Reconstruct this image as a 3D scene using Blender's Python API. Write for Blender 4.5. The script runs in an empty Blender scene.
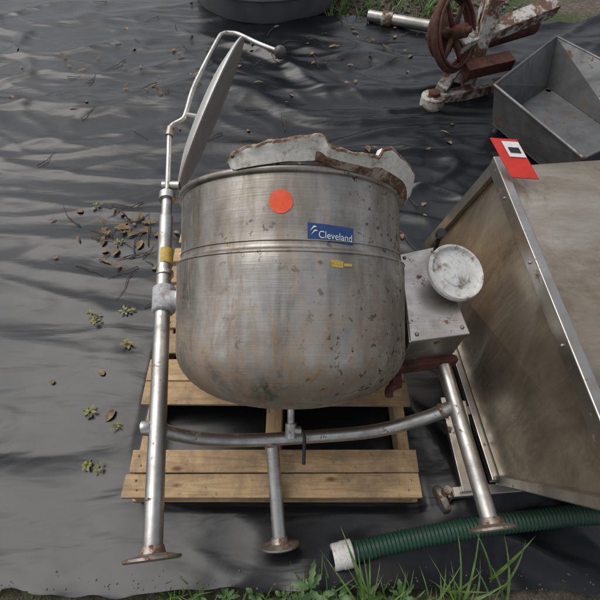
import bpy, bmesh, math, random
from mathutils import Vector, Matrix, noise
random.seed(7)
scene=bpy.context.scene
R=math.radians

# ---------------------------------------------------------------- materials
def mat(name):
    m=bpy.data.materials.new(name); m.use_nodes=True
    nt=m.node_tree; b=nt.nodes['Principled BSDF']
    return m,nt,b
def N(nt,t,**k):
    n=nt.nodes.new(t)
    for a,v in k.items(): setattr(n,a,v)
    return n
def coords(nt,scale=(1,1,1),kind='Object'):
    tc=N(nt,'ShaderNodeTexCoord'); mp=N(nt,'ShaderNodeMapping')
    mp.inputs['Scale'].default_value=scale
    nt.links.new(tc.outputs[kind],mp.inputs['Vector']); return mp.outputs[0]
def noi(nt,vec,scale,detail=6,rough=.6,dist=0):
    n=N(nt,'ShaderNodeTexNoise'); n.inputs['Scale'].default_value=scale
    n.inputs['Detail'].default_value=min(detail,5); n.inputs['Roughness'].default_value=rough
    n.inputs['Distortion'].default_value=dist
    nt.links.new(vec,n.inputs['Vector']); return n.outputs['Fac']
def ramp(nt,fac,stops):
    r=N(nt,'ShaderNodeValToRGB'); e=r.color_ramp.elements
    while len(e)<len(stops): e.new(.5)
    for i,(p,c) in enumerate(stops):
        e[i].position=p
        if not isinstance(c,(tuple,list)): c=(c,c,c)
        e[i].color=(*c[:3],1)
    nt.links.new(fac,r.inputs[0]); return r.outputs[0]
def mix(nt,fac,a,b,mode='MIX'):
    m=N(nt,'ShaderNodeMix',data_type='RGBA',blend_type=mode)
    for s,v in ((m.inputs[0],fac),(m.inputs[6],a),(m.inputs[7],b)):
        if hasattr(v,'links') or hasattr(v,'is_linked'): nt.links.new(v,s)
        elif isinstance(v,(int,float)): s.default_value=v if s==m.inputs[0] else (v,v,v,1)
        else: s.default_value=(*v[:3],1)
    return m.outputs[2]
def bump(nt,b,h,strength=.3,dist=.01):
    n=N(nt,'ShaderNodeBump'); n.inputs['Strength'].default_value=strength
    n.inputs['Distance'].default_value=dist
    nt.links.new(h,n.inputs['Height']); nt.links.new(n.outputs[0],b.inputs['Normal'])
def steel(name,base=(.55,.54,.52),dark=(.33,.32,.3),rough=(.3,.5),brush=(1,1,60),rust=.62,rustcol=(.13,.07,.035),metal=1.0,sc=6,dirt=.5):
    m,nt,b=mat(name)
    v=coords(nt); vb=coords(nt,brush)
    n1=noi(nt,v,sc,8,.65,.4); br=noi(nt,vb,5,3,.6)
    c=ramp(nt,n1,[(.3,dark),(.62,base)])
    c=mix(nt,.35,c,ramp(nt,br,[(.3,.6),(.7,1.0)]),'MULTIPLY')
    n2=noi(nt,v,sc*2.3,10,.75,.2)
    rm=ramp(nt,n2,[(rust,0),(rust+.07,1)])
    n3=noi(nt,v,sc*14,4,.7); sp=ramp(nt,n3,[(.66,0),(.72,1)])
    n4=noi(nt,v,sc*.7,4,.5); reg=ramp(nt,n4,[(.48,0),(.62,1)])
    sp=mix(nt,1,sp,reg,'MULTIPLY')
    rr=mix(nt,1,rm,sp,'ADD')
    c2=mix(nt,rr,c,mix(nt,n3,(rustcol[0]*.5,rustcol[1]*.5,rustcol[2]*.5),(rustcol[0]*1.7,rustcol[1]*1.5,rustcol[2]*1.4)))
    nt.links.new(c2,b.inputs['Base Color'])
    mt=ramp(nt,rr,[(0,metal),(1,.1)]); nt.links.new(mt,b.inputs['Metallic'])
    ro=ramp(nt,n1,[(.3,rough[1]),(.65,rough[0])]); ro=mix(nt,rr,ro,.85)
    nt.links.new(ro,b.inputs['Roughness'])
    bump(nt,b,mix(nt,.5,br,rr),.12,.002)
    return m
def plain(name,col,rough=.6,metal=0,var=.35,sc=8,bmp=.2):
    m,nt,b=mat(name); v=coords(nt); n=noi(nt,v,sc,8,.65)
    d=tuple(x*(1-var) for x in col); l=tuple(min(1,x*(1+var*.5)) for x in col)
    nt.links.new(ramp(nt,n,[(.3,d),(.7,l)]),b.inputs['Base Color'])
    b.inputs['Roughness'].default_value=rough; b.inputs['Metallic'].default_value=metal
    bump(nt,b,n,bmp,.003); return m
def dirty(name,clean,dirtc,thr=.5,width=.12,sc=7,rough=.65):
    m,nt,b=mat(name); v=coords(nt); n=noi(nt,v,sc,10,.75,.3); n2=noi(nt,v,sc*6,6,.7)
    c=mix(nt,ramp(nt,n,[(thr,0),(thr+width,1)]),mix(nt,ramp(nt,n2,[(.4,0),(.7,.6)]),clean,tuple(x*.55 for x in clean)),mix(nt,n2,tuple(x*.5 for x in dirtc),dirtc))
    nt.links.new(c,b.inputs['Base Color']); b.inputs['Roughness'].default_value=rough
    bump(nt,b,mix(nt,.5,n,n2),.4,.004); return m

def shellmat():
    m,nt,b=mat('brushed_shell')
    v=coords(nt); vb=coords(nt,(1.2,1.2,45)); vd=coords(nt,(5,5,1.0))
    cloud=noi(nt,v,4.5,9,.7,.7); br=noi(nt,vb,6,4,.6); drip=noi(nt,vd,3,6,.65,.5); big=noi(nt,v,1.9,4,.55,.6)
    c=ramp(nt,cloud,[(.3,(.35,.335,.305)),(.5,(.54,.525,.495)),(.7,(.69,.68,.655))])
    c=mix(nt,.4,c,ramp(nt,br,[(.3,.66),(.7,1.0)]),'MULTIPLY')
    c=mix(nt,.7,c,ramp(nt,drip,[(.35,(.50,.46,.41)),(.58,(1,1,1))]),'MULTIPLY')
    c=mix(nt,.8,c,ramp(nt,big,[(.36,(.62,.60,.57)),(.60,(1.1,1.1,1.1))]),'MULTIPLY')
    sx=N(nt,'ShaderNodeSeparateXYZ'); nt.links.new(v,sx.inputs[0])
    low=ramp(nt,sx.outputs['Z'],[(.05,1),(.42,.12)])
    hz=noi(nt,v,7,9,.78,.9); vs=coords(nt,(11,11,3.0)); st=noi(nt,vs,2.4,6,.8,.9)
    film=mix(nt,1,low,ramp(nt,hz,[(.38,0),(.58,.9)]),'MULTIPLY')
    film3=mix(nt,1,ramp(nt,sx.outputs['Z'],[(.12,.85),(.60,.25)]),ramp(nt,st,[(.51,0),(.66,1)]),'MULTIPLY')
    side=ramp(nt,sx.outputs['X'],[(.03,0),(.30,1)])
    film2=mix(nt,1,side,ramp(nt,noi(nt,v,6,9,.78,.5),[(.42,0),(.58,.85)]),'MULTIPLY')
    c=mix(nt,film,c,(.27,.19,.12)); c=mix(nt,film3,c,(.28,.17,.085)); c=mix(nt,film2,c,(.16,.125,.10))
    sp=noi(nt,v,42,4,.65,.4); spm=ramp(nt,sp,[(.60,0),(.64,1)])
    reg=ramp(nt,noi(nt,v,4.1,4,.6),[(.46,0),(.58,1)])
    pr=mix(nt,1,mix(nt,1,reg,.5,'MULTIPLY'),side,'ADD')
    topr=mix(nt,1,spm,pr,'MULTIPLY')
    c=mix(nt,topr,c,(.06,.036,.024))
    nt.links.new(c,b.inputs['Base Color'])
    al=mix(nt,1,topr,mix(nt,1,mix(nt,1,film,film2,'ADD'),film3,'ADD'),'ADD')
    nt.links.new(ramp(nt,al,[(0,.96),(1,.25)]),b.inputs['Metallic'])
    ro=ramp(nt,cloud,[(.3,.42),(.7,.27)]); ro=mix(nt,al,ro,.75); nt.links.new(ro,b.inputs['Roughness'])
    b.inputs['Anisotropic'].default_value=.3
    bump(nt,b,mix(nt,.4,br,cloud),.2,.003)
    return m
M_shell=shellmat()
M_steel=steel('weathered_steel_tube',(.60,.59,.57),(.36,.345,.32),(.34,.54),(8,8,8),.60,sc=11)
M_rust=steel('rusty_steel',(.45,.42,.38),(.26,.2,.16),(.45,.65),(3,3,3),.50,sc=12)
M_lidm=steel('lid_steel',(.74,.73,.71),(.52,.51,.49),(.42,.55),(20,20,1),.66,sc=5,metal=.6)
M_box=steel('box_steel',(.60,.57,.54),(.36,.33,.30),(.3,.45),(2,30,2),.585,(.15,.07,.04),sc=8)
def cabmat():
    m,nt,b=mat('cabinet_panel'); v=coords(nt); vv=coords(nt,(1,2.2,.8))
    n=noi(nt,vv,1.8,6,.6,.8); n2=noi(nt,v,7,6,.75,.5); n3=noi(nt,coords(nt,(3,12,1)),6,5,.7)
    c=ramp(nt,n,[(.28,(.23,.19,.14)),(.5,(.42,.36,.28)),(.72,(.62,.57,.49))])
    c=mix(nt,ramp(nt,n2,[(.52,0),(.72,.7)]),c,(.20,.145,.09))
    c=mix(nt,.3,c,ramp(nt,n3,[(.35,.6),(.65,1)]),'MULTIPLY')
    nt.links.new(c,b.inputs['Base Color']); b.inputs['Metallic'].default_value=.8
    nt.links.new(ramp(nt,n2,[(.3,.24),(.7,.46)]),b.inputs['Roughness'])
    bump(nt,b,n,.3,.03); return m
M_cab=cabmat()
M_cabt=steel('cabinet_trim',(.60,.58,.54),(.40,.38,.34),(.3,.45),(3,3,3),.61,sc=9)
M_redrust=dirty('red_rust',(.125,.045,.03),(.05,.026,.018),.44,.2,14,.85)
M_wht=dirty('chipped_white_paint',(.56,.54,.50),(.17,.085,.05),.43,.10,8,.6)
M_lip=dirty('grimy_white_lip',(.80,.78,.71),(.36,.26,.17),.54,.14,10,.55)
M_lipe=dirty('rusty_lip_edge',(.42,.34,.26),(.15,.08,.045),.42,.12,16,.8)
M_disc=dirty('white_cover',(.72,.73,.70),(.28,.22,.17),.52,.12,14,.45)
M_castbear=dirty('cast_bearing',(.46,.47,.48),(.20,.16,.13),.50,.2,18,.55)
M_orange=plain('orange_sticker',(.78,.09,.025),.55,var=.2,sc=30,bmp=.1)
M_blue=dirty('blue_label',(.022,.065,.21),(.06,.09,.15),.56,.2,30,.4)
M_white=plain('label_white',(.72,.73,.73),.5,var=.15,sc=40)
M_yellow=dirty('yellow_tag',(.58,.41,.07),(.3,.2,.06),.50,.2,60,.5)
M_black=plain('black_plastic',(.02,.02,.022),.4,var=.3)
M_knob=plain('grey_knob',(.08,.075,.075),.4,var=.3,sc=30)
M_red=plain('sign_red',(.60,.03,.02),.5,var=.2,sc=24)
M_green=dirty('green_hose',(.016,.062,.038),(.04,.05,.035),.52,.2,9,.5)
M_pvc=dirty('pvc_white',(.70,.69,.65),(.3,.25,.18),.52,.2,20,.4)
M_grey=plain('grey_tank',(.10,.105,.11),.5,var=.35,sc=3)
M_hop=steel('hopper_steel',(.20,.205,.21),(.11,.11,.11),(.45,.65),(3,3,3),.58,sc=5,metal=.55)

def woodmat():
    m,nt,b=mat('pine_wood')
    oi=N(nt,'ShaderNodeObjectInfo')
    tc=N(nt,'ShaderNodeTexCoord'); mp=N(nt,'ShaderNodeMapping'); mp.inputs['Scale'].default_value=(1.2,16,16)
    ad=N(nt,'ShaderNodeVectorMath',operation='ADD'); 
    mu=N(nt,'ShaderNodeVectorMath',operation='SCALE'); mu.inputs[0].default_value=(7,13,5)
    nt.links.new(oi.outputs['Random'],mu.inputs['Scale'])
    nt.links.new(tc.outputs['Object'],ad.inputs[0]); nt.links.new(mu.outputs[0],ad.inputs[1])
    nt.links.new(ad.outputs[0],mp.inputs[0])
    g=noi(nt,mp.outputs[0],3,8,.65,1.2)
    v2=N(nt,'ShaderNodeMapping'); v2.inputs['Scale'].default_value=(3.2,7,7); nt.links.new(ad.outputs[0],v2.inputs[0])
    kn=N(nt,'ShaderNodeTexVoronoi'); kn.inputs['Scale'].default_value=1.7; nt.links.new(v2.outputs[0],kn.inputs['Vector'])
    km=ramp(nt,kn.outputs['Distance'],[(.05,1),(.15,0)])
    c=ramp(nt,g,[(.25,(.31,.185,.085)),(.5,(.55,.375,.19)),(.75,(.70,.51,.30))])
    d=noi(nt,ad.outputs[0],6,8,.75,.4)
    c=mix(nt,ramp(nt,d,[(.42,0),(.68,.85)]),c,(.25,.175,.11))
    c=mix(nt,km,c,(.16,.07,.03))
    d2=noi(nt,ad.outputs[0],38,4,.7); c=mix(nt,ramp(nt,d2,[(.60,0),(.7,.6)]),c,(.12,.08,.05))
    c=mix(nt,.6,c,ramp(nt,oi.outputs['Random'],[(0,.62),(1,1.05)]),'MULTIPLY')
    nt.links.new(c,b.inputs['Base Color']); b.inputs['Roughness'].default_value=.75
    bump(nt,b,g,.4,.003); return m
M_wood=woodmat()

def fabricmat():
    m,nt,b=mat('black_tarp')
    v=coords(nt); n=noi(nt,v,1.6,5,.65,.4)
    c=ramp(nt,n,[(.3,(.005,.006,.0075)),(.7,(.012,.0135,.016))])
    dust=ramp(nt,noi(nt,v,3.1,5,.8,.3),[(.58,0),(.9,.32)])
    c=mix(nt,dust,c,(.065,.06,.052)); nt.links.new(c,b.inputs['Base Color'])
    nt.links.new(ramp(nt,n,[(.3,.25),(.7,.38)]),b.inputs['Roughness'])
    b.inputs['Specular IOR Level'].default_value=.46
    vs=coords(nt,(.8,2.6,1)); cr=noi(nt,vs,3.2,3,.42,.5)
    bump(nt,b,cr,.35,.03); return m
M_fab=fabricmat()
def soilmat():
    m,nt,b=mat('soil_gravel')
    v=coords(nt); n=noi(nt,v,30,10,.75); n2=noi(nt,v,.7,6,.6)
    c=ramp(nt,n,[(.3,(.06,.045,.032)),(.55,(.16,.13,.10)),(.72,(.30,.27,.23))])
    g=ramp(nt,n,[(.3,(.03,.05,.015)),(.7,(.09,.12,.035))])
    c=mix(nt,ramp(nt,n2,[(.45,0),(.6,1)]),c,g)
    nt.links.new(c,b.inputs['Base Color']); b.inputs['Roughness'].default_value=.95
    bump(nt,b,n,.9,.03); return m
M_soil=soilmat()
def leafmat(name,c1,c2,rough=.5,sc=9):
    m,nt,b=mat(name); v=coords(nt); n=noi(nt,v,sc,4,.6)
    nt.links.new(ramp(nt,n,[(.35,c1),(.65,c2)]),b.inputs['Base Color']); b.inputs['Roughness'].default_value=rough
    return m
M_grass=leafmat('grass_blade',(.045,.10,.018),(.14,.22,.045),.45,25)
M_weed=leafmat('weed_leaf',(.03,.085,.018),(.09,.17,.04),.5,30)
M_dry=leafmat('dry_leaf',(.09,.06,.03),(.26,.19,.10),.8,25)
M_twig=leafmat('twig',(.05,.035,.025),(.14,.10,.07),.85)

# ---------------------------------------------------------------- mesh helpers
def newobj(name,bm,m,parent=None,smooth=True,mw=None):
    me=bpy.data.meshes.new(name); bm.to_mesh(me); bm.free()
    if smooth:
        for p in me.polygons: p.use_smooth=True
    o=bpy.data.objects.new(name,me); scene.collection.objects.link(o)
    if m: me.materials.append(m)
    if mw is not None: o.matrix_world=mw
    if parent: 
        o.parent=parent
    return o
def empty(name):
    e=bpy.data.objects.new(name,None); scene.collection.objects.link(e); e.empty_display_size=.1; return e
def edgesplit(o,ang=35):
    md=o.modifiers.new('es','EDGE_SPLIT'); md.split_angle=R(ang); return o
def catmull(pts,n=8):
    P=[Vector(p) for p in pts]; out=[]
    for i in range(len(P)-1):
        p0=P[max(i-1,0)];p1=P[i];p2=P[i+1];p3=P[min(i+2,len(P)-1)]
        for k in range(n):
            t=k/n
            out.append(.5*((2*p1)+(p2-p0)*t+(2*p0-5*p1+4*p2-p3)*t*t+(-p0+3*p1-3*p2+p3)*t**3))
    out.append(P[-1]); return out
def tube_bm(bm,pts,rad,seg=20,caps=True,radf=None):
    pts=[Vector(p) for p in pts]; rings=[]
    prev=None
    for i,p in enumerate(pts):
        if i==0: t=pts[1]-p
        elif i==len(pts)-1: t=p-pts[i-1]
        else: t=(pts[i+1]-pts[i-1])
        t.normalize()
        if prev is None:
            a=Vector((0,0,1)) if abs(t.z)<.9 else Vector((1,0,0))
            u=t.cross(a).normalized()
        else:
            u=(prev-t*prev.dot(t)).normalized()
        prev=u; w=t.cross(u)
        r=radf(i/(len(pts)-1)) if radf else rad
        rings.append([bm.verts.new(p+(u*math.cos(2*math.pi*k/seg)+w*math.sin(2*math.pi*k/seg))*r) for k in range(seg)])
    for a,b in zip(rings,rings[1:]):
        for k in range(seg):
            bm.faces.new((a[k],a[(k+1)%seg],b[(k+1)%seg],b[k]))
    if caps:
        bm.faces.new(rings[0][::-1]); bm.faces.new(rings[-1])
def tube(name,pts,rad,m,parent=None,seg=20,curve=False,n=8,radf=None):
    bm=bmesh.new(); 
    if curve: pts=catmull(pts,n)
    tube_bm(bm,pts,rad,seg,True,radf)
    return edgesplit(newobj(name,bm,m,parent),50)
def frame(origin,z,xh=(1,0,0)):
    z=Vector(z).normalized(); x=Vector(xh); x=(x-z*x.dot(z)).normalized(); y=z.cross(x)
    mt=Matrix((x,y,z)).transposed().to_4x4(); mt.translation=Vector(origin); return mt
def lathe(name,prof,m,mw,parent=None,seg=64,split=35):
    bm=bmesh.new(); rings=[]
    for r,z in prof:
        if r<1e-5: rings.append([bm.verts.new((0,0,z))])
        else: rings.append([bm.verts.new((r*math.sin(2*math.pi*k/seg),-r*math.cos(2*math.pi*k/seg),z)) for k in range(seg)])
    for a,b in zip(rings,rings[1:]):
        for k in range(seg):
            k2=(k+1)%seg
            if len(a)==1 and len(b)==1: continue
            if len(a)==1: bm.faces.new((a[0],b[k2],b[k]))
            elif len(b)==1: bm.faces.new((a[k],a[k2],b[0]))
            else: bm.faces.new((a[k],a[k2],b[k2],b[k]))
    bmesh.ops.recalc_face_normals(bm,faces=bm.faces)
    return edgesplit(newobj(name,bm,m,parent,True,mw),split)
def hexa(name,v8,m,parent=None,bev=.004):
    bm=bmesh.new(); v=[bm.verts.new(p) for p in v8]
    for f in ((3,2,1,0),(4,5,6,7),(0,1,5,4),(1,2,6,5),(2,3,7,6),(3,0,4,7)): bm.faces.new([v[i] for i in f])
    bmesh.ops.recalc_face_normals(bm,faces=bm.faces)
    o=newobj(name,bm,m,parent,False)
    if bev:
        b=o.modifiers.new('b','BEVEL'); b.width=bev; b.segments=2
    return o
def box(name,c,s,m,parent=None,bev=.004,rot=None,jit=0):
    hx,hy,hz=s[0]/2,s[1]/2,s[2]/2
    v=[(-hx,-hy,-hz),(hx,-hy,-hz),(hx,hy,-hz),(-hx,hy,-hz),(-hx,-hy,hz),(hx,-hy,hz),(hx,hy,hz),(-hx,hy,hz)]
    v=[tuple(q+random.uniform(-jit,jit) for q in p) for p in v]
    o=hexa(name,v,m,parent,bev)
    mt=Matrix.Translation(Vector(c))
    if rot is not None: mt=mt@rot
    o.matrix_world=mt
    return o
def beam(name,a,b,w,h,m,parent=None,bev=.003):
    a=Vector(a);b=Vector(b); f=frame((a+b)/2,b-a,(1,0,0))
    o=box(name,(0,0,0),(w,h,(b-a).length),m,parent,bev); o.matrix_world=f; return o

# ---------------------------------------------------------------- kettle
K=empty('tilting_steam_kettle')
el=R(32)
axis=Vector((0,math.cos(el),math.sin(el)))
B=Vector((-.03,.552,.3775))
KF=frame(B,axis)
RJ=.370; RS=.357; HT=.672; HB=.455
prof=[(0,0)]
for i in range(1,17):
    a=i/16*math.pi/2
    prof.append((RJ*math.sin(a)**.80, .185*(1-math.cos(a)**1.0)))
prof+=[(RJ,.26),(RJ,.33),(RJ,.40),(RJ,HB-.012),(RJ-.002,HB-.004),(RJ-.006,HB),(RS+.002,HB+.004),(RS,HB+.012),(RS,.52),(RS,.58),(RS,HT-.02)]
for i in range(9):
    a=-math.pi/2+i/8*math.pi
    prof.append((RS+.002+.009*math.cos(a),HT-.01+.010*math.sin(a)))
prof+=[(RS-.012,HT-.004),(RS-.014,HT-.03),(RS-.014,.3)]
for i in range(10,-1,-1):
    a=i/10*math.pi/2
    prof.append(((RS-.014)*math.sin(a),.03+.2*(1-math.cos(a))))
shell=lathe('kettle_shell',prof,M_shell,KF,K,128,50)
for v in shell.data.vertices:
    if Vector((v.co.x,v.co.y)).length>.1:
        v.co+=Vector((v.co.x,v.co.y,0)).normalized()*noise.noise(v.co*7)*.0022
def ringbm(r,h,rad,name,m):
    bm=bmesh.new(); pts=[(r*math.sin(t),-r*math.cos(t),h) for t in [2*math.pi*k/96 for k in range(97)]]
    tube_bm(bm,pts,rad,8,False); return newobj(name,bm,m,K,True,KF)
ringbm(RJ-.001,HB-.008,.0035,'jacket_seam',M_shell)
ringbm(RS+.001,HB+.022,.002,'weld_bead',M_shell)
def loc(th,h,r): 
    p=Vector((r*math.sin(th),-r*math.cos(th),h))
    return p+Vector((p.x,p.y,0)).normalized()*noise.noise(p*7)*.0022
def patch(name,th0,th1,h0,h1,r,m,round_=False,n=14,skew=0):
    bm=bmesh.new(); g=[]
    if round_:
        thc=(th0+th1)/2; hc=(h0+h1)/2; c=bm.verts.new(loc(thc,hc,r)); rings=[]
        for j in range(1,4):
            rings.append([bm.verts.new(loc(thc+(th1-th0)/2*j/3*math.cos(2*math.pi*k/36),hc+(h1-h0)/2*j/3*math.sin(2*math.pi*k/36),r)) for k in range(36)])
        for k in range(36):
            bm.faces.new((c,rings[0][k],rings[0][(k+1)%36]))
            for a,b in zip(rings,rings[1:]): bm.faces.new((a[k],b[k],b[(k+1)%36],a[(k+1)%36]))
    else:
        for i in range(n+1):
            u=i/n; g.append([bm.verts.new(loc(th0+(th1-th0)*u,h0+skew*u,r)),bm.verts.new(loc(th0+(th1-th0)*u,h1+skew*u,r))])
        for a,b in zip(g,g[1:]): bm.faces.new((a[0],b[0],b[1],a[1]))
    bmesh.ops.recalc_face_normals(bm,faces=bm.faces)
    return newobj(name,bm,m,K,True,KF)
patch('orange_dot_sticker',R(-3-4.9),R(-3+4.9),.575-.031,.575+.031,RS+.0018,M_orange,True)
patch('name_label',R(8),R(28.5),.478,.522,RS+.0018,M_blue,skew=-.008)
def textlabel(s,size,th0,h0,r,m,name):
    cu=bpy.data.curves.new(name,'FONT'); cu.body=s; cu.size=size
    to=bpy.data.objects.new(name+'_tmp',cu); scene.collection.objects.link(to)
    bpy.context.view_layer.update()
    me=bpy.data.meshes.new_from_object(to.evaluated_get(bpy.context.evaluated_depsgraph_get()))
    bpy.data.objects.remove(to)
    for v in me.vertices:
        th=th0+v.co.x/r; v.co=loc(th,h0+v.co.y*1.1-.06*v.co.x,r)
    me.materials.append(m)
    o=bpy.data.objects.new(name,me); scene.collection.objects.link(o); o.matrix_world=KF; o.parent=K
textlabel('Cleveland',.0245,R(12.4),.483,RS+.0032,M_white,'label_lettering')
bm=bmesh.new(); 
for (a,b_,w) in ((9.0,11.8,.0026),(9.4,12.2,.0022)):
    pr=None
    for i in range(9):
        u=i/8; th=R(a+(b_-a)*u); hh=.496+(.012*math.sin(u*2.2)) + (.004 if w>.0024 else -.006)
        ww=w*math.sin(math.pi*min(max(u,.05),.95))
        q=(bm.verts.new(loc(th,hh-ww,RS+.0032)),bm.verts.new(loc(th,hh+ww,RS+.0032)))
        if pr: bm.faces.new((pr[0],q[0],q[1],pr[1]))
        pr=q
newobj('label_swoosh',bm,M_white,K,True,KF)
patch('yellow_data_tag',R(17),R(22.5),.408,.426,RJ+.0016,M_yellow,skew=-.003)
patch('small_plate',R(22.7),R(26.5),.41,.418,RJ+.0022,M_yellow)

# pouring lip: rigid flaking-white plate sitting on the rim
def lerp(tab,x):
    for (a,b),(c,d) in zip(tab,tab[1:]):
        if a<=x<=c: return b+(d-b)*(x-a)/(c-a)
    return tab[-1][1] if x>tab[-1][0] else tab[0][1]
top=[(-24,.010),(-23,.024),(-20,.031),(0,.046),(11,.056),(12.5,.052),(14.5,.028),(24,.022),(34,.020),(36,.044),(40,.056),(45,.046),(58,.033),(68,.020),(75,.006),(77,.002)]
bot=[(-24,.0),(-22,-.006),(0,.006),(12,.010),(20,-.004),(34,-.008),(60,-.012),(72,-.030),(77,-.03)]
out=[(-24,.012),(-15,.020),(0,.030),(12,.040),(20,.038),(36,.046),(45,.048),(60,.042),(77,.012)]
bm=bmesh.new(); cols=[]
NT=150
for i in range(NT+1):
    d=-24+101*i/NT; th=R(d); t=lerp(top,d); bo=lerp(bot,d); o_=lerp(out,d); col=[]
    nz=noise.noise(Vector((d*.23,3,0)))*.005+noise.noise(Vector((d*.9,7,0)))*.002
    sec=[(RS-.004,bo),(RS+.016,bo-.004),(RS+.018+o_*.35,bo+.3*(t-bo)),(RS+.018+o_*.8,bo+.72*(t-bo)),(RS+.020+o_,t+nz-.006),(RS+.021+o_,t+nz),(RS+.016+o_,t+nz+.006),(RS-.002+o_,t+nz+.006),(RS-.004+o_*.75,bo+.70*(t-bo)),(RS-.002+o_*.2,bo+.25*(t-bo)),(RS-.004,bo+.002)]
    for (r,h) in sec:
        j=noise.noise(Vector((d*.12,h*40,r*30)))*.0028
        col.append(bm.verts.new((( r+j)*math.sin(th),-(r+j)*math.cos(th),HT+h+j*.6)))
    cols.append(col)
for ci,(a,b) in enumerate(zip(cols,cols[1:])):
    for k in range(len(a)-1):
        f=bm.faces.new((a[k],b[k],b[k+1],a[k+1])); f.material_index=1 if k in (0,4,5) or (k==1 and ci>50) else 0
bm.faces.new(cols[0]); bm.faces.new(cols[-1][::-1])
bmesh.ops.recalc_face_normals(bm,faces=bm.faces)
lip=newobj('pouring_lip',bm,M_lip,K,True,KF); lip.data.materials.append(M_lipe); edgesplit(lip,40)
for d,h,s in ((40,.048,.010),(46,.038,.008),(-21,.016,.006),(66,.02,.007),(34,.02,.007)):
    bm=bmesh.new(); bmesh.ops.create_icosphere(bm,subdivisions=2,radius=s)
    for v in bm.verts: v.co*=1+.25*noise.noise(v.co*60+Vector((d,0,0)))
    th=R(d); rr=RS+.04
    newobj('lip_lump',bm,M_lipe,K,True,KF@Matrix.Translation((rr*math.sin(th),-rr*math.cos(th),HT+h)))

# left post
pt=Vector((-.54,1.373,.55)); pf=Vector((-.39,.109,.418)); trn=Vector((-.478,.885,.50))
pd=(pf-pt).normalized()
tube('left_post',[pt+pd*.12,pf],.0265,M_steel,K,28)
lathe('left_foot',[(0,-.008),(.070,-.008),(.076,-.004),(.076,.002),(.035,.010),(.029,.03),(0,.03)],M_rust,frame(pf,-pd),K,48)
tube('post_upper_sleeve',[pt,pt+pd*.14],.021,M_steel,K,24)
tube('post_top_collar',[pt-pd*.005,pt+pd*.03],.032,M_steel,K,24)
tube('bearing_sleeve',[trn-pd*.05,trn-pd*.044,trn+pd*.044,trn+pd*.05],.042,M_castbear,K,32,radf=lambda t:.034 if t in(0,1) else .040)
tube('trunnion_shaft',[trn,Vector((-.35,.86,.53))],.034,M_castbear,K,28)
tube('trunnion_flange',[Vector((-.405,.872,.518)),Vector((-.385,.868,.522))],.056,M_steel,K,28)
yt=trn-pd*.185
tube('post_yellow_label',[yt-pd*.028,yt+pd*.038],.0274,M_yellow,K,28)
tube('post_joint_ring',[trn-pd*.10,trn-pd*.115],.031,M_steel,K,28)
# right leg
rf=Vector((.55,.189,.353)); rt=Vector((.481,.763,.412)); rd=(rf-rt).normalized()
tube('right_leg',[rt-rd*.05,rf],.025,M_steel,K,28)
lathe('right_foot',[(0,-.008),(.062,-.008),(.067,-.004),(.067,.002),(.035,.010),(.028,.028),(0,.028)],M_rust,frame(rf,-rd),K,48)
# rear leg
bf=Vector((-.066,.171,.107)); bt=Vector((-.099,.485,.232)); bd=(bf-bt).normalized()
tube('rear_leg',[bt,bf],.023,M_steel,K,28)
lathe('rear_foot',[(0,-.007),(.058,-.007),(.063,-.003),(.063,.002),(.032,.010),(.026,.026),(0,.026)],M_rust,frame(bf,-bd),K,48)
tube('leg_cross_tube',[(-.475,.441,.462),(-.445,.444,.447),(-.325,.451,.335),(-.172,.472,.252),(0,.487,.234),(.241,.498,.262),(.403,.519,.322),(.497,.536,.392)],.0225,M_steel,K,22,True)
def weld(name,c,ax_,r0,r1):
    c=Vector(c); ax_=Vector(ax_).normalized()
    tube(name,[c-ax_*.008,c,c+ax_*.008],r0,M_rust,K,20,radf=lambda t:r0 if t in(0,1) else r1)
weld('weld_right',(.470,.531,.368),(.05,.02,.035),.0235,.028)
weld('weld_rear',bt+bd*.022,bd,.0235,.029)
weld('weld_left',(-.422,.445,.428),(-.5,.0,.4),.0235,.027)
# drain
kx=-axis
d0=B; d1=B+kx*.075
tube('drain_pipe',[d0-kx*.01,d1],.012,M_steel,K,20)
tube('drain_collar',[d0+kx*.001,d0+kx*.014],.024,M_steel,K,24)
tube('drain_valve_body',[d1-kx*.012,d1+kx*.035],.019,M_steel,K,8)
tube('drain_valve_side',[d1+kx*.01,d1+kx*.012+Vector((.034,0,0))],.014,M_steel,K,12)
tube('drain_valve_handle',[d1+kx*.012+Vector((.036,0,.005)),d1+kx*.03+Vector((.045,-.01,.01)),d1+kx*.11+Vector((.042,-.01,.0))],.006,M_black,K,10)
# control box
c8=[(.340,.672,.42),(.515,.700,.42),(.485,1.045,.42),(.355,1.015,.42),(.335,.667,.58),(.522,.696,.58),(.476,1.048,.58),(.352,1.012,.58)]
hexa('control_box',c8,M_box,K,.006)
hexa('control_box_cover',[(.338,.664,.583),(.526,.692,.583),(.480,1.052,.583),(.350,1.016,.583),(.338,.664,.592),(.526,.692,.592),(.480,1.052,.592),(.350,1.016,.592)],M_box,K,.003)
hexa('control_box_bracket',[(.33,.652,.385),(.535,.682,.385),(.52,.74,.385),(.33,.74,.385),(.33,.652,.44),(.535,.682,.44),(.53,.70,.44),(.33,.68,.44)],M_redrust,K,.004)
for p in ((.36,.69),(.505,.715),(.468,1.03),(.365,1.0)):
    bm=bmesh.new(); bmesh.ops.create_uvsphere(bm,u_segments=12,v_segments=8,radius=.007); newobj('cover_screw',bm,M_rust,K,True,Matrix.Translation((*p,.592)))
dc=Vector((.502,.885,.655)); dn=Vector((.22,-.28,.93)).normalized()
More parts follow.
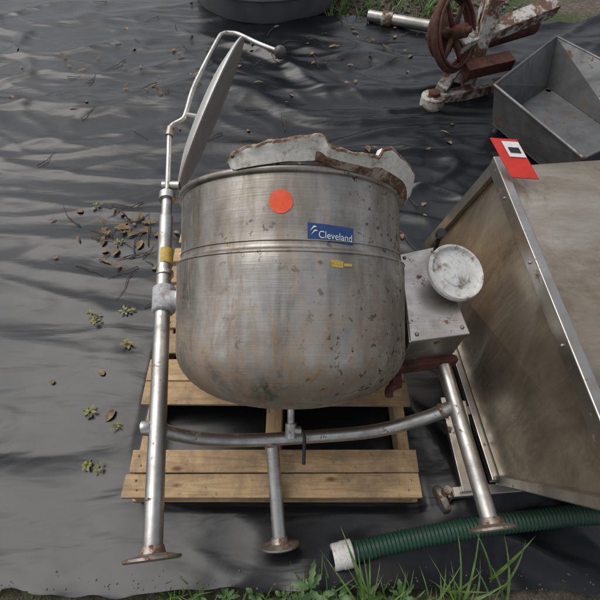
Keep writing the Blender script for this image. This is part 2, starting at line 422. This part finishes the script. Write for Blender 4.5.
lathe('round_cover',[(0,-.03),(.05,-.03),(.088,-.022),(.096,-.012),(.097,.004),(.093,.011),(.087,.010),(.083,-.004),(.062,-.007),(.05,-.004),(.046,.002),(.03,.004),(.012,.006),(0,.007)],M_disc,frame(dc,dn),K,64,30)
tube('cover_hub',[dc-dn*.03,dc-dn*.075],.03,M_steel,K,24)
tube('tilt_shaft',[Vector((.35,.87,.53)),Vector((.33,.865,.53))],.06,M_steel,K,24)
kn=Vector((.478,1.045,.66))
tube('selector_stem',[kn-Vector((0,.01,.07)),kn],.008,M_black,K,10)
tube('selector_knob',[kn,kn+Vector((0,-.008,.02))],.016,M_black,K,16)
tube('rusty_fitting',[(.33,.70,.40),(.335,.66,.385),(.325,.62,.38),(.30,.60,.385),(.295,.575,.385)],.014,M_redrust,K,14,True)
tube('rusty_union',[(.328,.64,.382),(.322,.612,.381)],.022,M_redrust,K,6)

# lid and lid arm
lc=Vector((-.395,1.744,.66)); d=Vector((-.211,.918,-.575)).normalized()
ln=(Vector((.87,-.10,-.48)).normalized()-d*.09).normalized()
lathe('kettle_lid',[(0,-.045),(.12,-.04),(.24,-.026),(.325,-.006),(.342,0),(.346,.006),(.342,.010),(.325,.002),(.24,-.018),(.12,-.032),(0,-.037)],M_lidm,frame(lc,ln),K,96,40)
tube('lid_arm',[pt+pd*.02,(-.548,1.52,.60),(-.556,1.655,.645),(-.548,1.695,.655),(-.505,1.72,.668),(-.492,1.76,.68),(-.47,1.911,.715),(-.385,2.16,.79),(-.360,2.205,.80),(-.325,2.213,.80),(-.283,2.202,.797),(-.19,2.13,.79),(-.10,2.067,.786)],.0105,M_steel,K,14,True,6)
tube('lid_arm_joint',[(-.556,1.64,.64),(-.553,1.68,.652)],.017,M_rust,K,14)
tube('lid_bracket',[(-.49,1.74,.675),(-.42,1.74,.662)],.012,M_steel,K,12)
bm=bmesh.new(); bmesh.ops.create_uvsphere(bm,u_segments=24,v_segments=16,radius=.029); newobj('lid_handle_ball',bm,M_knob,K,True,Matrix.Translation((-.09,2.058,.786)))
tube('hinge_block',[pt-pd*.05+Vector((-.02,0,0)),pt-pd*.05+Vector((.05,0,0))],.02,M_steel,K,12)

# ---------------------------------------------------------------- pallet
P=empty('wooden_pallet')
x0,x1=-.615,.43; zt=.13; th=.018
def plank(name,y0,y1,xa=x0,xb=x1,z=zt,rz=0,t=th):
    o=box(name,((xa+xb)/2,(y0+y1)/2,z-t/2),(xb-xa,y1-y0,t),M_wood,P,.003,Matrix.Rotation(R(rz),4,'Z'),.002)
ys=[(.312,.392),(.396,.476),(.648,.745),(.751,.850),(.880,.975),(1.0,1.09),(1.12,1.215),(1.25,1.345),(1.38,1.47),(1.50,1.59),(1.61,1.69)]
for i,(a,b_) in enumerate(ys): plank('deck_board_%d'%i,a,b_,x0+random.uniform(-.008,.008),x1+random.uniform(-.01,.01),rz=random.uniform(-.35,.35))
for i,xc in enumerate((-.575,-.10,.385)):
    o=box('stringer_%d'%i,(0,0,0),(1.36,.042 if i!=1 else .06,.088),M_wood,P,.004,None,.002)
    o.matrix_world=Matrix.Translation((xc,1.0,zt-th-.045))@Matrix.Rotation(R(90),4,'Z')
for i,(a,b_) in enumerate(((.32,.41),(.93,1.02),(1.58,1.67))): plank('bottom_board_%d'%i,a,b_,z=.023,t=.018)
bm=bmesh.new()
for a,b_ in ys:
    for xc in (-.575,-.10,.385):
        for f in (.3,.7):
            m4=Matrix.Translation((xc+random.uniform(-.01,.01),a+(b_-a)*f,zt+.0005))
            bmesh.ops.create_cone(bm,cap_ends=True,segments=8,radius1=.0045,radius2=.004,depth=.002,matrix=m4)
newobj('nail_heads',bm,M_rust,P)

# ---------------------------------------------------------------- ground & tarp
bm=bmesh.new(); bmesh.ops.create_grid(bm,x_segments=60,y_segments=60,size=60)
for v in bm.verts: v.co.z=-.045
newobj('ground',bm,M_soil)
def crease(w,k,p=1.4): 
    a=1-math.sqrt(w*w+.0012)*k
    return max(0,a)**p
def fh(x,y):
    q=noise.noise(Vector((x*.6,y*.6,1.7)))
    w=noise.noise(Vector((x*.5+q*.8,y*2.4+q*1.6+x*.45,0)))
    r1=crease(w,3.6)
    w2=noise.noise(Vector((x*1.1+y*.9+4,y*3.2-x*.8+q*1.5,3)))
    r2=crease(w2,4.2)
    w5=noise.noise(Vector((x*2.0-y*1.4+4,y*4.4+x*2.0,13)))
    r3=crease(w5,4.2)
    w3=noise.noise(Vector((x*1.0+q,y*9+q*3+x*1.0,7)))
    w4=noise.noise(Vector((x*1.1,y*1.4,9)))
    am=.35+1.2*max(0,noise.noise(Vector((x*.5+8,y*.5,2)))+.35)
    z=(.040*r1+.024*r2+.009*r3+.0035*w3)*am+.022*w4
    if x0-.03<x<x1+.03 and .29<y<1.70: z=min(z,.0)*.3
    else:
        dx=max(x0-x,0,x-x1); dy=max(.3-y,0,y-1.68); dd=math.hypot(dx,dy)
        z*=min(1,.35+dd*3)
    hd_=math.hypot(x-1.8,y-2.6); z*=min(1,max(.15,(hd_-.35)/.5))
    return z
bm=bmesh.new(); sx=.02; xs=[-3.4+sx*i for i in range(int(6.8/sx)+1)]
yv=[]; y=-.25
while y<6.6:
    yv.append(y); y+=.011 if y<2.4 else .020
grid=[]
for y in yv:
    row=[]
    for x in xs:
        fe=.045+.03*noise.noise(Vector((x*2.2,0,5)))+.012*noise.noise(Vector((x*11,0,5)))
        far=6.2 if x<.15 else 4.35+.25*noise.noise(Vector((x*1.5,2,5)))
        if y<fe-.012 or y>far: row.append(None); continue
        yy=max(y,fe)
        row.append(bm.verts.new((x,yy,fh(x,y)+.004)))
    grid.append(row)
for a,b in zip(grid,grid[1:]):
    for k in range(len(xs)-1):
        q=(a[k],a[k+1],b[k+1],b[k])
        if all(q): bm.faces.new(q)
newobj('black_plastic_tarp',bm,M_fab)

# ---------------------------------------------------------------- stainless cabinet on right
C=empty('stainless_cabinet')
p1=Vector((.612,1.43,.15)); p2=Vector((.675,1.22,.81)); p4=Vector((.696,.366,.15)); p3=Vector((.672,.156,.81))
off=Vector((.70,.07,.0))
hexa('cabinet_body',[p4,p4+off,p1+off,p1,p3,p3+off,p2+off,p2],M_cab,C,.008)
def strip(name,a,b,w,h,m=M_cabt): return beam(name,a,b,w,h,m,C)
strip('top_rail',p2+Vector((-.012,.02,.0)),p3+Vector((-.012,0,0)),.03,.05)
strip('far_edge_trim',p1+Vector((-.01,.0,0)),p2+Vector((-.01,.0,0)),.02,.045)
strip('bottom_rail',p1+Vector((-.01,0,-.02)),p4+Vector((-.01,0,-.02)),.03,.035)
strip('near_edge_trim',p4+Vector((-.008,0,0)),p3+Vector((-.008,0,0)),.02,.03)
strip('front_channel',(.556,.66,.17),(.588,.335,.115),.045,.03)
strip('leg_channel',(.61,.64,.18),(.625,.33,.11),.02,.05)
strip('lower_rail',(.52,.335,.085),(1.3,.395,.085),.035,.035)
strip('cross_rail',(.60,.62,.12),(1.3,.66,.12),.035,.035)
bm=bmesh.new()
for i in range(4):
    q=(p2+(p3-p2)*(i+.6)/4)+Vector((-.028,0,.0))
    bmesh.ops.create_uvsphere(bm,u_segments=10,v_segments=6,radius=.005,matrix=Matrix.Translation(q))
newobj('rail_rivets',bm,M_rust,C)
def caster(c):
    c=Vector(c)
    lathe('caster_wheel',[(0,-.014),(.015,-.016),(.04,-.014),(.046,-.010),(.047,0),(.046,.010),(.04,.014),(.015,.016),(0,.014)],M_rust,frame(c,(1,.35,.2)),C,32)
    beam('caster_fork',c+Vector((.022,0,.0)),c+Vector((.022,.01,.075)),.006,.03,M_rust,C)
    tube('caster_stem',[c+Vector((0,.01,.05)),c+Vector((0,.012,.09))],.014,M_rust,C,12)
caster((.512,.325,.048)); caster((1.25,.38,.048))
# red/white placard lying on the cabinet's corner
S=empty('warning_sign')
def quadbox(name,o,u,v,t,m,par):
    n=u.cross(v).normalized()*t
    return hexa(name,[o,o+u,o+u+v,o+v,o+n,o+u+n,o+u+v+n,o+v+n],m,par,.001)
s0=Vector((.672,1.12,.842)); su=Vector((.085,-.01,.0)); sv=Vector((-.055,.130,.054))
quadbox('sign_board',s0,su,sv,.004,M_red,S)
nn=su.cross(sv).normalized()*.005
quadbox('sign_white_panel',s0+su*.34+sv*.52+nn,su*.62,sv*.40,.002,M_white,S)
quadbox('sign_text',s0+su*.44+sv*.62+nn*1.6,su*.40,sv*.14,.001,M_black,S)

# ---------------------------------------------------------------- hose
H=empty('corrugated_hose')
ax=[Vector((.165,.152,.042)),Vector((.35,.19,.042)),Vector((.55,.222,.045)),Vector((.77,.25,.048)),Vector((1.1,.27,.045)),Vector((1.6,.20,.045))]
cp=catmull(ax,60)
L=[0]
for a,b in zip(cp,cp[1:]): L.append(L[-1]+(b-a).length)
tot=L[-1]; nS=int(tot/.0028); pts=[];j=0
for i in range(nS+1):
    s=tot*i/nS
    while j<len(L)-2 and L[j+1]<s: j+=1
    pts.append(cp[j].lerp(cp[j+1],(s-L[j])/(L[j+1]-L[j])))
bm=bmesh.new(); tube_bm(bm,pts,.035,28,True,lambda t:.0325+.0028*math.sin(t*tot/.0028/5*2*math.pi))
newobj('hose_body',bm,M_green,H)
hd=(ax[1]-ax[0]).normalized()
lathe('hose_end_cuff',[(.030,-.02),(.030,-.055),(.040,-.055),(.042,-.050),(.042,-.025),(.044,-.023),(.044,.012),(.040,.015),(.030,.015)],M_pvc,frame(ax[0]+Vector((0,0,.004)),hd),H,40)
lathe('hose_shade_disc',[(0,-.01),(.0305,-.01)],M_black,frame(ax[0]+Vector((0,0,.004)),hd),H,40)  # flat black disc, colour stands in for the shade inside the open end

# ---------------------------------------------------------------- background machine with flywheel
W=empty('rusty_flywheel_machine')
wc=Vector((1.0,3.06,.44)); wn=Vector((.66,-.62,.42)).normalized(); WF=frame(wc,wn,(0,0,1))
bm=bmesh.new()
def wr(r,z,rad,seg=64): 
    tube_bm(bm,[WF@Vector((r*math.cos(2*math.pi*k/seg),r*math.sin(2*math.pi*k/seg),z)) for k in range(seg+1)],rad,10,False)
wr(.215,0,.024); wr(.205,.03,.010); wr(.19,-.02,.010)
for k in range(6):
    a=k*math.pi/3+.2; tube_bm(bm,[WF@Vector((.03*math.cos(a),.03*math.sin(a),0)),WF@Vector((.2*math.cos(a),.2*math.sin(a),0))],.014,8,True,lambda t:.018-.006*t)
tube_bm(bm,[WF@Vector((0,0,-.09)),WF@Vector((0,0,.09))],.042,20)
tube_bm(bm,[WF@Vector((0,0,-.20)),WF@Vector((0,0,.12))],.02,16)
newobj('flywheel',bm,M_redrust,W)
bm=bmesh.new(); wr(.13,-.09,.02); tube_bm(bm,[WF@Vector((0,0,-.12)),WF@Vector((0,0,-.06))],.12,32); newobj('small_pulley',bm,M_redrust,W)
dy=Vector((.01,.06,0))
def wb(n_,a,b,w_,h_,m): beam(n_,Vector(a)+dy,Vector(b)+dy,w_,h_,m,W)
wb('frame_upright',(1.20,3.05,.0),(1.24,3.10,.60),.09,.07,M_wht)
wb('frame_upright_back',(1.36,3.55,.0),(1.36,3.55,.62),.08,.07,M_wht)
wb('frame_sill',(.90,2.86,.05),(1.50,3.10,.05),.08,.07,M_wht)
wb('frame_top',(1.05,3.05,.34),(1.75,3.35,.46),.10,.09,M_wht)
wb('frame_side',(1.22,3.1,.5),(1.38,3.65,.5),.07,.07,M_wht)
wb('frame_brace',(.98,2.92,.10),(1.30,3.35,.30),.08,.06,M_wht)
wb('frame_bearer',(1.12,2.95,.22),(1.45,3.05,.24),.10,.08,M_redrust)
tube('frame_roller',[(1.13,3.26,.28),(1.7,3.5,.32)],.08,M_redrust,W,24)
tube('foot_pad',[(.94,2.94,.0),(.94,2.94,.08)],.085,M_wht,W,20)
tube('foot_pad_hub',[(.94,2.94,.08),(.94,2.94,.11)],.04,M_redrust,W,20)
# hopper
Hp=empty('metal_hopper')
def sheet(name,pts_,m,par,t=.006):
    bm=bmesh.new(); bm.faces.new([bm.verts.new(p) for p in pts_]); o=newobj(name,bm,m,par,False)
    s=o.modifiers.new('so','SOLIDIFY'); s.thickness=t; return o
A=[(1.28,2.64,.06),(1.53,2.06,.06),(2.1,2.4,.06),(1.80,3.1,.06)]
T=[(1.20,2.64,.32),(1.48,1.92,.32),(2.3,2.4,.32),(1.80,3.28,.32)]
for i in range(4):
    k=(i+1)%4; sheet('hopper_side_%d'%i,[A[i],A[k],T[k],T[i]],M_hop,Hp)
    tube('hopper_rim_%d'%i,[T[i],T[k]],.009,M_hop,Hp,10)
sheet('hopper_floor',A,M_hop,Hp)
for i in range(4):
    q=Vector(A[i]); cc=Vector((1.68,2.55,.06)); q=q.lerp(cc,.1); tube('hopper_foot_%d'%i,[(q.x,q.y,-.03),(q.x,q.y,.06)],.02,M_hop,Hp,10)
# tank at the top
Tk=empty('grey_round_tank')
lathe('tank_wall',[(0,0),(.66,0),(.69,.02),(.70,.08),(.70,.55),(.73,.57),(.73,.60),(.68,.60),(.67,.55),(.67,.06),(0,.06)],M_grey,Matrix.Translation((-.30,4.90,.0)),Tk,96,40)
for i,h in enumerate((.2,.36)):
    bm=bmesh.new(); tube_bm(bm,[(-.30+.703*math.cos(t),4.90+.703*math.sin(t),h) for t in [2*math.pi*k/72 for k in range(73)]],.012,8,False); newobj('tank_hoop_%d'%i,bm,M_grey,Tk)
Pp=empty('steel_pipe')
tube('pipe_run',[(.60,4.25,.07),(1.25,3.98,.07)],.045,M_cabt,Pp,24)
tube('pipe_coupling',[(.72,4.20,.07),(.80,4.167,.07)],.058,M_wht,Pp,24)
tube('pipe_end_coupling',[(1.18,4.01,.07),(1.25,3.98,.07)],.056,M_rust,Pp,24)

# ---------------------------------------------------------------- vegetation & litter
def blade(bm,root,dirv,length,width,bend,n=7,up=1.0):
    root=Vector(root); dirv=Vector(dirv).normalized(); side=dirv.cross(Vector((0,0,1))).normalized()
    prev=None
    ang=R(78)*up
    p=root.copy()
    for i in range(n+1):
        u=i/n; w=width*(1-u**2.2)*(.6+.4*min(1,u*4))
        a,b=bm.verts.new(p-side*w),bm.verts.new(p+side*w)
        mid=bm.verts.new(p+Vector((0,0,-w*.35)))
        if prev: bm.faces.new((prev[0],prev[2],mid,a)); bm.faces.new((prev[2],prev[1],b,mid))
        prev=(a,b,mid)
        an=ang-bend*u
        p=p+(dirv*math.cos(an)+Vector((0,0,1))*math.sin(an))*(length/n)
bm=bmesh.new()
def tuft(x,y,n,l0,l1,w=.004,spread=1,ybias=.4,z=-.03):
    for _ in range(n):
        a=random.uniform(0,2*math.pi); dv=(math.cos(a)*spread,math.sin(a)+ybias,0)
        blade(bm,(x+random.gauss(0,.018),y+random.gauss(0,.014),z),dv,random.uniform(l0,l1),w*random.uniform(.6,1.2),R(random.uniform(30,110)),up=random.uniform(.75,1.05))
for i in range(42):
    x=random.uniform(-.02,.66); tuft(x,random.uniform(-.10,.05),random.randint(4,7),.07,.19)
for i in range(34):
    x=random.uniform(-.45,.05); tuft(x,random.uniform(-.06,.045),random.randint(3,6),.05,.14,.003)
for i in range(18):
    tuft(random.uniform(.18,.66),random.uniform(-.06,.06),3,.2,.36,.006)
for i in range(25):
    tuft(random.uniform(-1.0,1.3),random.uniform(-.30,-.04),4,.05,.14)
for i in range(120):
    tuft(random.uniform(.2,1.6),random.uniform(4.35,5.6),7,.08,.28,.006)
for i in range(60):
    tuft(random.uniform(-3,3),random.uniform(-1.5,-.2),6,.06,.2,.005)
newobj('grass',bm,M_grass)
def leaf(bm,root,dirv,length,width,lift=.4,curl=.8,lobes=0):
    root=Vector(root); dirv=Vector(dirv).normalized(); side=dirv.cross(Vector((0,0,1))).normalized()
    n=8; prev=None; p=root.copy()
    for i in range(n+1):
        u=i/n; w=width*math.sin(math.pi*min(1,u*.92+.08))**.8*(1+ (lobes*(-1)**i))
        a,b,m_=bm.verts.new(p-side*w+Vector((0,0,w*.25))),bm.verts.new(p+side*w+Vector((0,0,w*.25))),bm.verts.new(p)
        if prev: bm.faces.new((prev[0],prev[2],m_,a)); bm.faces.new((prev[2],prev[1],b,m_))
        prev=(a,b,m_); an=lift-curl*u
        p=p+(dirv*math.cos(an)+Vector((0,0,1))*math.sin(an))*length/n
bm=bmesh.new()
def weed(x,y,n,l,w,z=.0,stem=.0):
    for k in range(n):
        a=2*math.pi*k/n+random.uniform(-.3,.3); h=random.uniform(0,stem)
        leaf(bm,(x+math.cos(a)*.004,y+math.sin(a)*.004,z+h),(math.cos(a),math.sin(a),0),l*random.uniform(.5,1.15),w*random.uniform(.6,1.1),random.uniform(.2,1.0),random.uniform(.6,1.6),.25)
for x,y,n,l,w,st in ((.03,.05,12,.075,.010,.15),(.0,.02,10,.06,.009,.08),(.07,.04,10,.065,.009,.12),(.12,.03,8,.05,.008,.09),(-.24,.03,8,.04,.007,.05),(-.15,.04,7,.038,.007,.05),(.2,.02,7,.07,.010,.08),(.33,.03,7,.08,.010,.06),(-.33,.03,7,.038,.007,.04),(-.06,.03,8,.05,.008,.07)):
    weed(x,y,n,l,w,-.01,st)
newobj('weeds',bm,M_weed)
bm=bmesh.new()
for x,y,n,l,w in ((-.985,1.13,7,.035,.006),(-.95,1.10,6,.03,.006),(-.83,1.15,6,.03,.006),(-.86,.66,6,.03,.006),(-.82,.45,6,.028,.006),(-.77,.44,5,.02,.005),(-1.15,1.85,5,.03,.006),(-.74,.60,5,.022,.005),(-.97,1.58,4,.03,.006),(-.78,.98,5,.03,.006)):
    z=fh(x,y)+.006
    weed(x,y,n,l,w,z,.02); weed(x+random.uniform(-.03,.03),y+random.uniform(-.02,.02),4,l*.7,w*.8,z,.01)
newobj('creeping_weeds',bm,leafmat('yellowing_leaf',(.10,.13,.03),(.28,.24,.06),.6,20))
bm=bmesh.new()
spots=[(-1.05,1.72,.09,13),(-.82,1.66,.08,12),(-.95,1.62,.1,10),(-.75,1.3,.1,4),(.68,1.75,.08,4),(.1,2.4,.25,6),(-.15,2.2,.15,6),(-.9,3.4,.4,22),(-1.6,3.6,.4,14),(-1.9,1.8,.5,8),(-.86,.75,.1,3),(.75,2.3,.3,5),(-.2,3.6,.4,12),(.55,3.9,.3,22),(-1.2,.5,.4,5),(1.6,1.2,.5,6)]
for cx,cy,s,n in spots:
    for _ in range(n):
        x=random.gauss(cx,s); y=random.gauss(cy,s)
        if x0-.05<x<x1+.05 and .2<y<1.7: continue
        a=random.uniform(0,6.28); leaf(bm,(x,y,fh(x,y)+.012),(math.cos(a),math.sin(a),0),random.uniform(.02,.08),random.uniform(.006,.018),random.uniform(-.1,.5),random.uniform(-.6,1.2),random.uniform(0,.2))
newobj('dry_leaves',bm,M_dry)
bm=bmesh.new()
def twig(x,y,a,l,r=.0026):
    pts=[];p=Vector((x,y,0))
    for i in range(7):
        pts.append(Vector((p.x,p.y,fh(p.x,p.y)+.012+.004*math.sin(i)))); a+=random.uniform(-.35,.35); p+=Vector((math.cos(a),math.sin(a),0))*l/6
    tube_bm(bm,pts,r,6,True,lambda t:r*(1.1-.7*t))
for cx,cy,s,n in ((-1.0,1.66,.15,18),(-.85,1.5,.1,8),(-.15,2.3,.25,14),(-1.0,3.5,.5,22),(.0,3.3,.5,10),(-.72,1.1,.05,2),(.6,1.9,.2,4),(.6,4.0,.3,16)):
    for _ in range(n):
        x=random.gauss(cx,s);y=random.gauss(cy,s)
        if x0-.12<x<x1+.05 and .2<y<1.75: continue
        twig(x,y,random.uniform(0,6.28),random.uniform(.06,.26))
newobj('twigs',bm,M_twig)
bm=bmesh.new()
for _ in range(700):
    x=random.uniform(.15,2.2); y=random.uniform(4.2,5.6)
    s=random.uniform(.008,.025)
    bmesh.ops.create_icosphere(bm,subdivisions=1,radius=s,matrix=Matrix.Translation((x,y,-.035+s*.3))@Matrix.Scale(.6,4,(0,0,1)))
for _ in range(700):
    x=random.uniform(-1.1,1.0); y=.02+random.gauss(0,.04); s=random.uniform(.001,.004)
    z=-.04 if y<.05 else fh(x,y)+.004
    bmesh.ops.create_icosphere(bm,subdivisions=1,radius=s,matrix=Matrix.Translation((x,y,z+s*.3)))
newobj('gravel',bm,plain('pebble',(.17,.14,.11),.9,sc=5),None,False)

# ---------------------------------------------------------------- light, world, camera
w=bpy.data.worlds.new('World'); scene.world=w; w.use_nodes=True
nt=w.node_tree; bg=nt.nodes['Background']
sky=nt.nodes.new('ShaderNodeTexSky'); sky.sky_type='NISHITA'; sky.sun_disc=False
sky.sun_elevation=R(58); sky.sun_rotation=R(-60); sky.dust_density=4; sky.air_density=1.0
hs=nt.nodes.new('ShaderNodeHueSaturation'); hs.inputs['Saturation'].default_value=.3
nt.links.new(sky.outputs[0],hs.inputs['Color'])
v=coords(nt,(1,1,2.2),'Generated'); cl=ramp(nt,noi(nt,v,2.6,4,.55,.3),[(.36,(.40,.42,.46)),(.64,(1.65,1.62,1.57))])
nt.links.new(mix(nt,1,hs.outputs[0],cl,'MULTIPLY'),bg.inputs[0]); bg.inputs[1].default_value=.145
sd=bpy.data.lights.new('sun','SUN'); sd.energy=.85; sd.angle=R(40); sd.color=(1,.97,.92)
so=bpy.data.objects.new('sun',sd); scene.collection.objects.link(so)
sv_=Vector((math.sin(R(-60))*math.cos(R(58)),math.cos(R(-60))*math.cos(R(58)),math.sin(R(58))))
so.rotation_euler=sv_.to_track_quat('Z','Y').to_euler()
cd=bpy.data.cameras.new('camera'); cam=bpy.data.objects.new('camera',cd); scene.collection.objects.link(cam)
cd.lens=36*436/600; cd.sensor_width=36; cd.clip_end=500; cd.clip_start=.05
cam.location=(0,0,1.75); cam.rotation_euler=(R(90-54.7),0,0)
scene.camera=cam
scene.view_settings.view_transform='Standard'; scene.view_settings.look='None'; scene.view_settings.exposure=0
